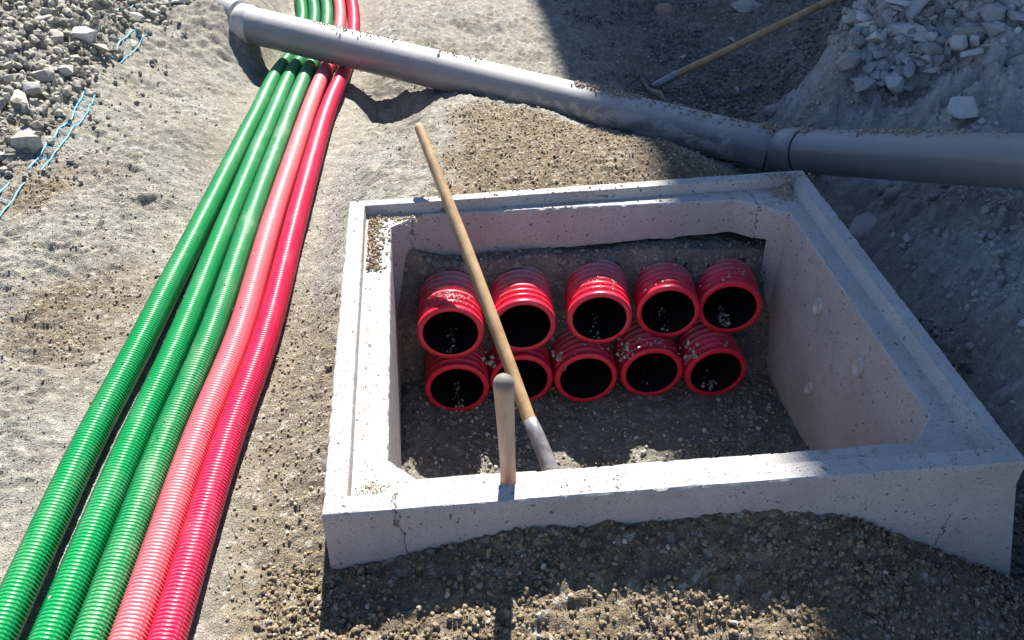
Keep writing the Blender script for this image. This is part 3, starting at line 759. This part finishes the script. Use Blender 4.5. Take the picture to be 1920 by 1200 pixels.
BIGR = [
 (2.1, 2.115, .205, 'long', 5, -.42, (.3, .15), 'long pale block with sharp faces at the front of the right pile', 1),
 (2.155, 2.19, .22, 'wedge', 3, .55, (-.2, -.3), 'large dark wedge of rock behind the long pale block', 2),
 (1.971, 2.12, .12, 'wedge', 2, .7, (.1, .1), 'whitish angular stone left of the long pale block', 3),
 (1.945, 2.2, .11, 'long', 2, 1.9, (.1, .5), 'thin upright light stone at the left end of the pile', 4),
 (1.984, 2.24, .12, 'slab', 5, -.4, (.2, .2), 'light flat stone behind the whitish angular one', 5),
 (2.087, 2.22, .17, 'slab', 5, .1, (.2, .1), 'broad light grey slab behind the dark wedge', 6),
 (2.245, 2.09, .12, 'slab', 3, -.7, (.4, .1), 'tilted blue grey flat stone right of the dark wedge', 7),
 (2.31, 2.14, .11, 'slab', 5, -.8, (.5, .2), 'square edged slab standing tilted in the middle of the pile', 8),
 (2.374, 2.1, .13, 'round', 3, .1, (.1, .1), 'smooth oval dark stone right of the tilted square slab', 9),
 (2.35, 2.01, .13, 'round', 3, .0, (.1, .1), 'second smooth oval stone, just below the other', 10),
 (2.292, 1.731, .13, 'pyramid', 3, .5, (.1, .1), 'dark pyramid shaped stone alone at the right edge below the pile', 11),
 (2.29, 2.2, .10, 'wedge', 5, 1.2, (.1, .4), 'small light wedge in the centre of the right pile', 12),
 (1.998, 2.07, .07, 'round', 2, .3, (.1, .1), 'small pale pebble in front of the whitish angular stone', 13)]
for (x, y, s, kd, mi, rz, tl, lab, i) in BIGR: stone(x, y, s*.9, kd, mi, rz, tl, lab, GR, i, lift=.4)
SHG = 'thin stone shards on the right bank'
for (x, y, s, rz, lab, i) in ((2.206, 2.05, .20, -.35, 'longest thin shard lying right of the long pale block', 1), (2.254, 1.848, .17, .38, 'straight thin shard lowest on the right bank, above the pyramid stone', 2),
        (2.246, 1.92, .12, .75, 'bent pair shard crossing above the lowest shard', 3), (2.06, 2.03, .15, -.5, 'narrow shard tucked under the long pale block', 4), (2.33, 1.86, .13, .25, 'short curved shard near the right edge of the bank', 5)):
    stone(x, y, s, 'shard', 5, rz, (.2, .05), lab, SHG, i, lift=.6, name='stone_shard')
stone(1.619, 3.80, .15, 'round', 4, .5, (0, 0), 'rust coloured clod at the top edge, left of the hoe handle', None, 3, name='clod')
stone(1.745, 2.41, .085, 'block', 3, .5, (0, 0), 'loose dark stone lying in the hollow nearest the drain pipe', 'stones in the shaded hollow', 4)
stone(1.74, 2.86, .05, 'wedge', 3, .9, (0, 0), 'small stone lying in the hollow beside the hoe handle', 'stones in the shaded hollow', 6)
stone(2.05, 3.68, .2, 'slab', 1, .4, (.2, 0), 'broad grey stone at the top edge left of the hoe handle', 'stones in the shaded hollow', 5)
# medium stones of the heaps, each its own object
BK = np.array([(x, y) for x, y, *_ in BIGL+BIGR])
def scatter_stones(n, xr, yr, maskf, label, group, szr, mis, seed, liftr=(.1, .5), kinds=('block', 'wedge', 'slab', 'round', 'long'), mind=.03):
    r = np.random.default_rng(seed); done = []; tries = 0
    while len(done) < n and tries < 12000:
        tries += 1
        x = r.uniform(*xr); y = r.uniform(*yr)
        m = maskf(np.array([x]), np.array([y]))[0]
        if r.random() > m: continue
        s = szr[0]+(szr[1]-szr[0])*r.random()**2.2
        if np.min(np.hypot(BK[:, 0]-x, BK[:, 1]-y)) < .05+s*.3: continue
        if any((x-a)**2+(y-b)**2 < (mind+(s+c)*.28)**2 for a, b, c in done): continue
        done.append((x, y, s))
        stone(x, y, s, kinds[r.integers(len(kinds))], mis[r.integers(len(mis))], r.uniform(0, 6.28), (r.normal(0, .35), r.normal(0, .35)), label, group, int(r.integers(5)), lift=r.uniform(*liftr))
    return done
scatter_stones(120, (-1.6, -.78), (1.5, 3.7), rubble_mask, 'small angular grey stone among many alike in the left rubble heap', 'small stones of the left rubble heap', (.03, .085), (0, 0, 1, 1, 5), 5, mind=0)
pile = lambda x, y: bank_mask(x, y)*sstep(1.92, 2.02, y+.12*(x-2.2))*sstep(1.88, 1.96, x)
scatter_stones(115, (1.88, 2.5), (1.92, 2.34), pile, 'blue grey broken stone among many alike on the right pile', 'small stones of the right pile', (.06, .19), (3, 3, 5, 5, 1), 9, mind=-.02, liftr=(.4, 1.1))
low = lambda x, y: bank_mask(x, y)*sstep(1.9, 2.1, x)
scatter_stones(22, (1.9, 2.5), (1.2, 2.0), low, 'small grey stone half sunk in the dust of the right bank', 'small stones sunk in the right bank', (.02, .05), (3, 5), 19)
hol = lambda x, y: (smooth_ground(x, y)[0] < -.33).astype(float)*(1-inside_mask(x, y))
scatter_stones(22, (1.15, 2.2), (2.2, 4.0), hol, 'small dark stone on the floor of the shaded hollow', 'small stones of the shaded hollow', (.02, .06), (3, 1), 29)
scatter_stones(12, (1.7, 2.1), (1.5, 2.4), lambda x, y: np.ones_like(x), 'grey lump of rock sticking out of the bank face', 'rock lumps in the bank face', (.05, .14), (5, 3, 1), 39, liftr=(-.1, .3), kinds=('round', 'block'))

# ------------------------------------------------------------------ grains
ICO_V = []
_p = (1+5**.5)/2
ICO_V = np.array([(-1, _p, 0), (1, _p, 0), (-1, -_p, 0), (1, -_p, 0), (0, -1, _p), (0, 1, _p), (0, -1, -_p), (0, 1, -_p), (_p, 0, -1), (_p, 0, 1), (-_p, 0, -1), (-_p, 0, 1)])/math.sqrt(1+_p*_p)
ICO_F = np.array([(0, 11, 5), (0, 5, 1), (0, 1, 7), (0, 7, 10), (0, 10, 11), (1, 5, 9), (5, 11, 4), (11, 10, 2), (10, 7, 6), (7, 1, 8), (3, 9, 4), (3, 4, 2), (3, 2, 6), (3, 6, 8), (3, 8, 9), (4, 9, 5), (2, 4, 11), (6, 2, 10), (8, 6, 7), (9, 8, 1)])
OCT_PICK = np.array([0, 3, 9, 10, 5, 6])          # three roughly opposite pairs
OCT_F = np.array([(0, 4, 2), (0, 2, 5), (0, 5, 3), (0, 3, 4), (1, 2, 4), (1, 5, 2), (1, 3, 5), (1, 4, 3)])
def grains(name, P, S, mat, label=None, seed=0, smooth=False, parent=None, jag=.28, small=.0034):
    r = np.random.default_rng(seed+100); n = len(P)
    q = r.normal(size=(n, 4)); q /= np.linalg.norm(q, axis=1)[:, None]
    w_, x, y, z = q.T
    Rm = np.stack([1-2*(y*y+z*z), 2*(x*y-z*w_), 2*(x*z+y*w_), 2*(x*y+z*w_), 1-2*(x*x+z*z), 2*(y*z-x*w_), 2*(x*z-y*w_), 2*(y*z+x*w_), 1-2*(x*x+y*y)], -1).reshape(n, 3, 3)
    sc = r.uniform(.6, 1.15, (n, 1, 3))
    V = ICO_V[None]*sc*(1+r.uniform(-jag, jag, (n, 12, 1)))
    V = np.einsum('nij,nkj->nki', Rm, V)*np.asarray(S)[:, None, None]+np.asarray(P)[:, None, :]
    S = np.asarray(S); big = S > small; nb = int(big.sum()); sh_ = r.random(n)
    F = (ICO_F[None]+np.arange(nb)[:, None, None]*12).reshape(-1, 3)
    # the smallest grains, a pixel or two across, are eight sided
    F2 = (OCT_F[None]+(np.arange(n-nb)*6)[:, None, None]).reshape(-1, 3)+nb*12
    Vs = V[~big][:, OCT_PICK]
    me = np_mesh(name, np.vstack([V[big].reshape(-1, 3), Vs.reshape(-1, 3)]), np.vstack([F, F2]).astype(int), mat, smooth, {'shade': np.r_[np.repeat(sh_[big], 12), np.repeat(sh_[~big], 6)]})
    o = mesh_obj(name, me, parent); tag(o, label, kind='stuff'); return o
def pts_in(n, xr, yr, maskf, seed, sz, pw=2.5):
    r = np.random.default_rng(seed)
    x = r.uniform(*xr, n*3); y = r.uniform(*yr, n*3)
    keep = r.random(n*3) < np.clip(maskf(x, y), 0, 1)
    x, y = x[keep][:n], y[keep][:n]
    s = sz[0]+(sz[1]-sz[0])*r.random(len(x))**pw
    return x, y, s
outside = lambda x, y: ((x < -.005) | (x > 1.42) | (y < -.003) | (y > far_y(x)+.004)).astype(float)
offtube = lambda x, y: 1-((x > tube_x('a', y)-.03) & (x < tube_x('e', y)+.03))*.93
def put(x, y, s, sink=.15):
    P = np.stack([x, y, ground(x, y)+s*(1-sink)*.6], -1)
    P[in_pipe(P, .092), 2] = -1.0
    return P
# front heap of brown crumbs
fm = lambda x, y: outside(x, y)*(.35+.65*sstep(-.25, .25, fbm(x*6, y*6, 3, 91)))
x, y, s = pts_in(30000, (-.12, 1.6), (-.42, 0), fm, 1, (.0011, .0068), 4.5)
grains('soil_crumbs', put(x, y, s), s, M_GRAIN_BR, 'brown crumbly soil and pebbles heaped against the near wall', 1, jag=.2)
# strip between conduits and chamber, and left field
fm = lambda x, y: outside(x, y)*offtube(x, y)*sstep(-.2, .45, fbm(x*3, y*3, 4, 95)+.1)
x, y, s = pts_in(3200, (-1.1, 0), (-.4, 1.5), fm, 2, (.001, .0042), 3.8)
grains('grey_grit', put(x, y, s), s, M_GRAIN_CL, 'loose grey grit on the clay beside the conduits', 2)
fm = lambda x, y: outside(x, y)*offtube(x, y)*masks(x, y)[0]*(x < .1)
x, y, s = pts_in(7000, (-1.0, 0), (-.4, 1.5), fm, 3, (.0012, .005), 3.4)
grains('sand_grit', put(x, y, s), s, M_GRAIN_SAND, 'brown gravelly sand in patches left of the chamber', 3)
fm = lambda x, y: outside(x, y)*offtube(x, y)
x, y, s = pts_in(16000, (-1.1, .02), (-.4, 1.7), fm, 23, (.0009, .0024), 2)
grains('fine_grit', put(x, y, s), s, M_GRAIN_CL, 'finest grit over the ground left of the chamber', 23)
# sand bed behind the chamber
fm = lambda x, y: outside(x, y)*masks(x, y)[0]
x, y, s = pts_in(9000, (.0, 1.5), (1.12, 2.3), fm, 4, (.0016, .006), 4)
grains('sand_bed_grit', put(x, y, s), s, M_GRAIN_SAND, 'brown sand heaped between the chamber and the drain pipe', 4)
# far clay
fm = lambda x, y: offtube(x, y)*sstep(-.1, .4, fbm(x*3, y*3, 4, 97))*outside(x, y)
x, y, s = pts_in(2000, (-1.1, 1.6), (1.5, 4.0), fm, 5, (.002, .006), 4)
grains('clay_grit', put(x, y, s), s, M_GRAIN_CL, 'loose clay crumbs on the far ground', 5)
# rubble fill
x, y, s = pts_in(10000, (-1.8, -.75), (1.35, 4.2), lambda x, y: rubble_mask(x, y), 6, (.004, .022), 2.0)
grains('rubble', put(x, y, s, .0), s, M_RUB, 'fine broken rubble filling the heap at the upper left', 6, jag=.35, small=.007)
x, y, s = pts_in(380, (-1.05, -.78), (1.4, 3.6), lambda x, y: np.ones_like(x)*.6, 16, (.003, .012), 3)
grains('rubble_fringe', put(x, y, s), s, M_RUB, 'scattered chips at the foot of the left rubble', 16, jag=.35)
# bank and hollow
x, y, s = pts_in(9000, (1.3, 3.0), (.3, 3.2), lambda x, y: bank_mask(x, y)*sstep(-.1, .5, fbm(x*4, y*4, 3, 99)), 7, (.002, .015), 4)
grains('bank_rubble', put(x, y, s, .3), s, m_grain('bank_grains', (.27, .265, .255), (.4, .39, .375), (.5, .49, .475)), 'crumbled pale stone and dust on the right bank', 7, jag=.35)
x, y, s = pts_in(2600, (1.88, 2.5), (1.85, 2.35), lambda x, y: pile(x, y), 17, (.006, .03), 2.5)
grains('pile_rubble', put(x, y, s, .0), s, m_grain('pile_grains', (.20, .205, .21), (.33, .33, .33), (.46, .45, .44)), 'broken bits filling the gaps of the right stone pile', 17, jag=.4, small=.009)
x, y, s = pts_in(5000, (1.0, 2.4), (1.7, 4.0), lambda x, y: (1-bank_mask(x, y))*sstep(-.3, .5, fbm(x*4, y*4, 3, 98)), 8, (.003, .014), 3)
grains('hollow_rubble', put(x, y, s), s, m_grain('hollow_grains_shaded', (.10, .10, .095), (.2, .2, .19), (.33, .32, .3)), 'stony debris in the hollow, its shade put into the dark colour', 8, jag=.35)  # grains darkened along with the painted shade of the hollow
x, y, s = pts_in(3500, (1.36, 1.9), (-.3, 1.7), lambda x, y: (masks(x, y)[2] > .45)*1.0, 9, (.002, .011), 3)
grains('trench_debris', put(x, y, s), s, m_grain('trench_grains_shaded', (.05, .046, .042), (.1, .096, .09), (.2, .195, .185)), 'crumbly soil in the gap beside the right wall, coloured dark for its shade', 9, jag=.35)  # near-black grains carry the painted shade of the gap
# chamber floor gravel
ins = lambda x, y: ((x > .10) & (x < 1.24) & (y > .1) & (y < 1.05)).astype(float)
x, y, s = pts_in(9000, (.1, 1.24), (.1, 1.05), lambda x, y: ins(x, y)*sstep(-.6, .4, fbm(x*5, y*5, 3, 92)), 10, (.0018, .0075), 2.6)
grains('floor_gravel', put(x, y, s), s, m_grain('floor_grains', (.12, .1, .08), (.24, .22, .19), (.5, .48, .45)), 'brown gravel on the floor of the chamber', 10)
x, y, s = pts_in(500, (.15, 1.22), (.45, 1.0), lambda x, y: ins(x, y)*sstep(-.1, .5, fbm(x*7, y*7, 3, 93)), 11, (.003, .0085), 1.8)
grains('pale_pebbles', put(x, y, s, 0), s, M_GRAIN_WH, 'scattered pale pebbles on the chamber floor', 11, True, jag=.12)
# pebbles on and in the red pipes
r = np.random.default_rng(12); P = []; S = []
def pipe_pts(k, n, y0, y1, spread, inner, sz=(.002, .0055)):
    (cx, cy, cz), az, _ = RP[k]; a = -math.radians(az)
    for _ in range(n):
        yy = r.uniform(y0, y1); th = r.normal(0, spread); s_ = r.uniform(*sz)
        if inner: R_ = .0764-s_*.6; lx, lz = math.sin(th)*R_, -math.cos(th)*R_
        else: R_ = .0918+s_*.5; lx, lz = math.sin(th)*R_, math.cos(th)*R_
        P.append((cx+lx*math.cos(a)-yy*math.sin(a), cy+lx*math.sin(a)+yy*math.cos(a), cz+lz)); S.append(s_)
for k, n in ((0, 45), (2, 30), (3, 36), (4, 60), (5, 60), (8, 6), (9, 16), (1, 4), (6, 4)): pipe_pts(k, n, .002, .12, .10, True, (.0012, .004))
pipe_pts(4, 26, .01, .07, .22, True, (.003, .0062)); pipe_pts(9, 14, .01, .05, .15, True, (.003, .006))
pipe_pts(0, 120, .02, .07, .35, False, (.0015, .0035)); pipe_pts(2, 50, .02, .08, .3, False, (.0015, .003)); pipe_pts(3, 40, .01, .15, .5, False, (.002, .004)); pipe_pts(4, 60, .01, .15, .5, False, (.002, .004))
pipe_pts(8, 24, .01, .06, .45, False, (.002, .0055)); pipe_pts(7, 12, .01, .06, .5, False, (.002, .005)); pipe_pts(9, 10, .005, .04, .9, False, (.002, .005))
for cx, cz, n in ((.945, -.385, 26), (.755, -.372, 24), (.56, -.38, 16), (.365, -.38, 10)):
    for _ in range(n): P.append((cx+r.normal(0, .013), .80+r.uniform(0, .05), cz+r.normal(0, .02))); S.append(r.uniform(.003, .008))
grains('pipe_pebbles', np.array(P), np.array(S), M_GRAIN_WH, 'pale pebbles lying in and on the red pipes', 12, True, jag=.12)
# grit on the rim and ledge
P = []; S = []
def rim(n, fx, fy, z, sz, sp=None):
    for _ in range(n):
        x_, y_ = fx(), fy(); s_ = sz[0]+(sz[1]-sz[0])*r.random()**2
        P.append((x_, y_, z+s_*.45)); S.append(s_)
U_, N_ = r.uniform, r.normal
for _ in range(700):
    x_ = .055+abs(N_(0, .022)); y_ = U_(.80, 1.06); s_ = U_(.0014, .0048); P.append((min(x_, .11), y_, -.03+abs(N_(0, .004)))); S.append(s_)
rim(260, lambda: U_(.06, .2), lambda: 1.06-abs(N_(0, .02)), -.03, (.0014, .004))
rim(420, lambda: U_(.15, 1.15), lambda: 1.085+.045*.6-abs(N_(0, .012)), -.03, (.0008, .003))
for _ in range(900):
    q = r.random(); x_ = 1.268-abs(N_(0, .028)); y_ = 1.112-abs(N_(0, .028)); h_ = max(0, .022-.6*math.hypot(x_-1.27, y_-1.115)); P.append((x_, y_, -.03+r.random()*h_)); S.append(U_(.0015, .0045))
rim(160, lambda: 1.26+N_(0, .03), lambda: 1.135+N_(0, .012), 0, (.001, .004))
rim(220, lambda: U_(.0, 1.3), lambda: 1.11+U_(-.02, .015), 0, (.001, .004))
rim(120, lambda: U_(.0, .045), lambda: U_(.0, 1.1), 0, (.0006, .002))
rim(240, lambda: .06+abs(N_(0, .012)), lambda: U_(.12, .8), -.03, (.0006, .0022))
rim(260, lambda: .085+N_(0, .016), lambda: .075+N_(0, .012), -.03, (.0008, .0025))
rim(160, lambda: U_(.4, .55), lambda: .02+U_(0, .06), 0.0, (.0006, .0022))
rim(60, lambda: U_(.5, 1.3), lambda: U_(0, .04), 0.0, (.0006, .002))
rim(200, lambda: U_(1.235, 1.27), lambda: U_(.1, 1.05), -.03, (.0006, .002))
grains('rim_grit', np.array(P), np.array(S), M_GRAIN_SAND, 'brown grit lying on the rim and in the rebate of the chamber', 13)
# grit on the drain pipe
P = []; S = []
def on_pipe(a, d, t0, t1, n, spread, R_=.0805, th0=0, sz=(.0025, .007)):
    X = np.cross(d, (0, 0, 1)); X /= np.linalg.norm(X); Y = np.cross(X, d)
    for _ in range(n):
        t = r.uniform(t0, t1); th = th0+N_(0, spread); s_ = sz[0]+(sz[1]-sz[0])*r.random()**2
        P.append(a+d*t+(R_+s_*.4)*(math.sin(th)*X+math.cos(th)*Y)); S.append(s_)
on_pipe(A0, d0, LL-.78, LL-.50, 330, .20, th0=-.05); on_pipe(A0, d0, LL-.5, LL-.05, 120, .22, th0=.1)
on_pipe(A0, d0, .25, .7, 200, .25, th0=-.15, sz=(.0015, .005)); on_pipe(A0, d0, .9, 1.1, 50, .2, th0=-.1)
on_pipe(E0-d0*0, d0, -.03, .05, 150, .2, R_=.088); on_pipe(B0, d1, .13, .19, 130, .2); on_pipe(B0, d1, .40, .62, 330, .17, th0=-.05)
on_pipe(B0, d1, .3, .8, 60, .2); on_pipe(B0, d1, .02, .9, 40, .3)
for kk, nn in (('a', 40), ('b', 50), ('c', 110), ('d', 60), ('e', 40)):
    for _ in range(nn):
        y_ = -.1+2.6*r.random()**.7; th = N_(0, .45); s_ = .0008+.0022*r.random()**2
        P.append(np.array([float(tube_x(kk, y_))+math.sin(th)*.032, y_, float(tubez(y_))+math.cos(th)*.032])); S.append(s_)
grains('pipe_grit', np.array(P), np.array(S), M_GRAIN_SAND, 'brown grit left along the top of the grey drain pipe and the conduits', 14)

# ------------------------------------------------------------------ blue warning net
def net(pts, width, label, gaps=()):
    C, s = catmull([(x, y, 0) for x, y in pts], .012)
    T = np.gradient(C[:, :2], axis=0); T /= np.linalg.norm(T, axis=1)[:, None]; N = np.c_[-T[:, 1], T[:, 0]]
    Vs = []; Fs = []; off = 0
    def ribbon(line, wd):
        nonlocal off
        x, y = line[:, 0], line[:, 1]
        z = ground(x, y); z = np.convolve(np.pad(z, 2, mode='edge'), np.ones(5)/5, 'valid')+.006+.004*fbm(x*22, y*22, 2, 8)
        path = np.c_[x, y, z]
        if len(path) < 3: return
        V, F = sweep(path, wd*(.6+.5*np.abs(fbm(np.arange(len(path))*.35+off, np.zeros(len(path)), 2, 6))), 5); Vs.append(V); Fs.append(F+off); off += len(V)
    for sgn in (-1, 1):
        wob = .006*fbm(s*9, s*0+sgn, 2, 4)[:, None]
        ribbon(C[:, :2]+N*(sgn*width/2)+N*wob*.35,   .0036 if sgn > 0 else .0028)
    k = 5
    while k < len(C)-4:
        a = C[k, :2]-N[k]*width/2; b = C[min(k+1, len(C)-1), :2]+N[k]*width/2
        ribbon(np.linspace(a, b, 5), .0015); k += int(rng.integers(4, 9))
    me = np_mesh('warning_net', np.vstack(Vs), np.vstack(Fs), M_BLUE, True)
    return tag(mesh_obj('warning_net', me), label, 'net', 'pieces of blue warning net showing through the ground')
net([(-.965, 1.47), (-.955, 1.6), (-.955, 1.72), (-.95, 1.86), (-.965, 1.98), (-.98, 2.11)], .036, 'blue plastic net strip like a small ladder, beside the lowest boulder of the rubble')
net([(-1.01, 1.15), (-1.003, 1.252), (-.998, 1.324), (-.99, 1.40)], .045, 'short blue net strip at the left edge, below the rubble')
net([(-.975, 2.42), (-.965, 2.55), (-.955, 2.67), (-.94, 2.78)], .04, 'frayed blue net strip between the pale angular stone and the pointed stone')
net([(-1.045, 2.86), (-1.04, 2.91), (-1.03, 2.96)], .03, 'small tuft of blue net showing behind the pointed stone')

# ------------------------------------------------------------------ unseen building added beyond the site, out of frame, to shade the right half
hs = empty('shade_house', (.97, 7.0, -.2), 'unseen rendered building added beyond the far right of the site to cast shade across the trench', 'shade_house')
bm = bmesh.new()
def hexa(pts):
    v = [bm.verts.new(p) for p in pts]
    for f in ((0, 1, 2, 3), (7, 6, 5, 4), (0, 4, 5, 1), (1, 5, 6, 2), (2, 6, 7, 3), (3, 7, 4, 0)): bm.faces.new([v[i] for i in f])
Hh = 9.2
hexa([(0, 0, -.3), (13, 0, -.3), (13, 6, -.3), (0, 6, -.3), (.091*Hh, 0, Hh), (13, 0, Hh), (13, 6, Hh), (.091*Hh, 6, Hh)])  # left end leans so that the cast shadow edge falls as wanted
bm_obj('wall', bm, M_REND, hs)
bm = bmesh.new(); hexa([(.091*Hh+.0, -.0, Hh+.003), (13, 0, Hh+.003), (13, 6, Hh+.003), (.091*Hh, 6, Hh+.003), (3.5, 3, Hh+1.4), (11, 3, Hh+1.4), (11, 3.02, Hh+1.4), (3.5, 3.02, Hh+1.4)])
bm_obj('roof', bm, M_TILE, hs)
for fl in range(3):
    for q in range(4):
        bm = bmesh.new(); x0 = 2.2+q*2.8; z0 = 1.0+fl*2.8
        hexa([(x0, -.06, z0), (x0+1.1, -.06, z0), (x0+1.1, -.003, z0), (x0, -.003, z0), (x0, -.06, z0+1.4), (x0+1.1, -.06, z0+1.4), (x0+1.1, -.003, z0+1.4), (x0, -.003, z0+1.4)])
        wf = bm_obj('window', bm, M_SLEEVE, hs)
        bm = bmesh.new(); hexa([(x0+.08, -.075, z0+.08), (x0+1.02, -.075, z0+.08), (x0+1.02, -.063, z0+.08), (x0+.08, -.063, z0+.08), (x0+.08, -.075, z0+1.32), (x0+1.02, -.075, z0+1.32), (x0+1.02, -.063, z0+1.32), (x0+.08, -.063, z0+1.32)])
        bm_obj('pane', bm, M_GLASS, wf)
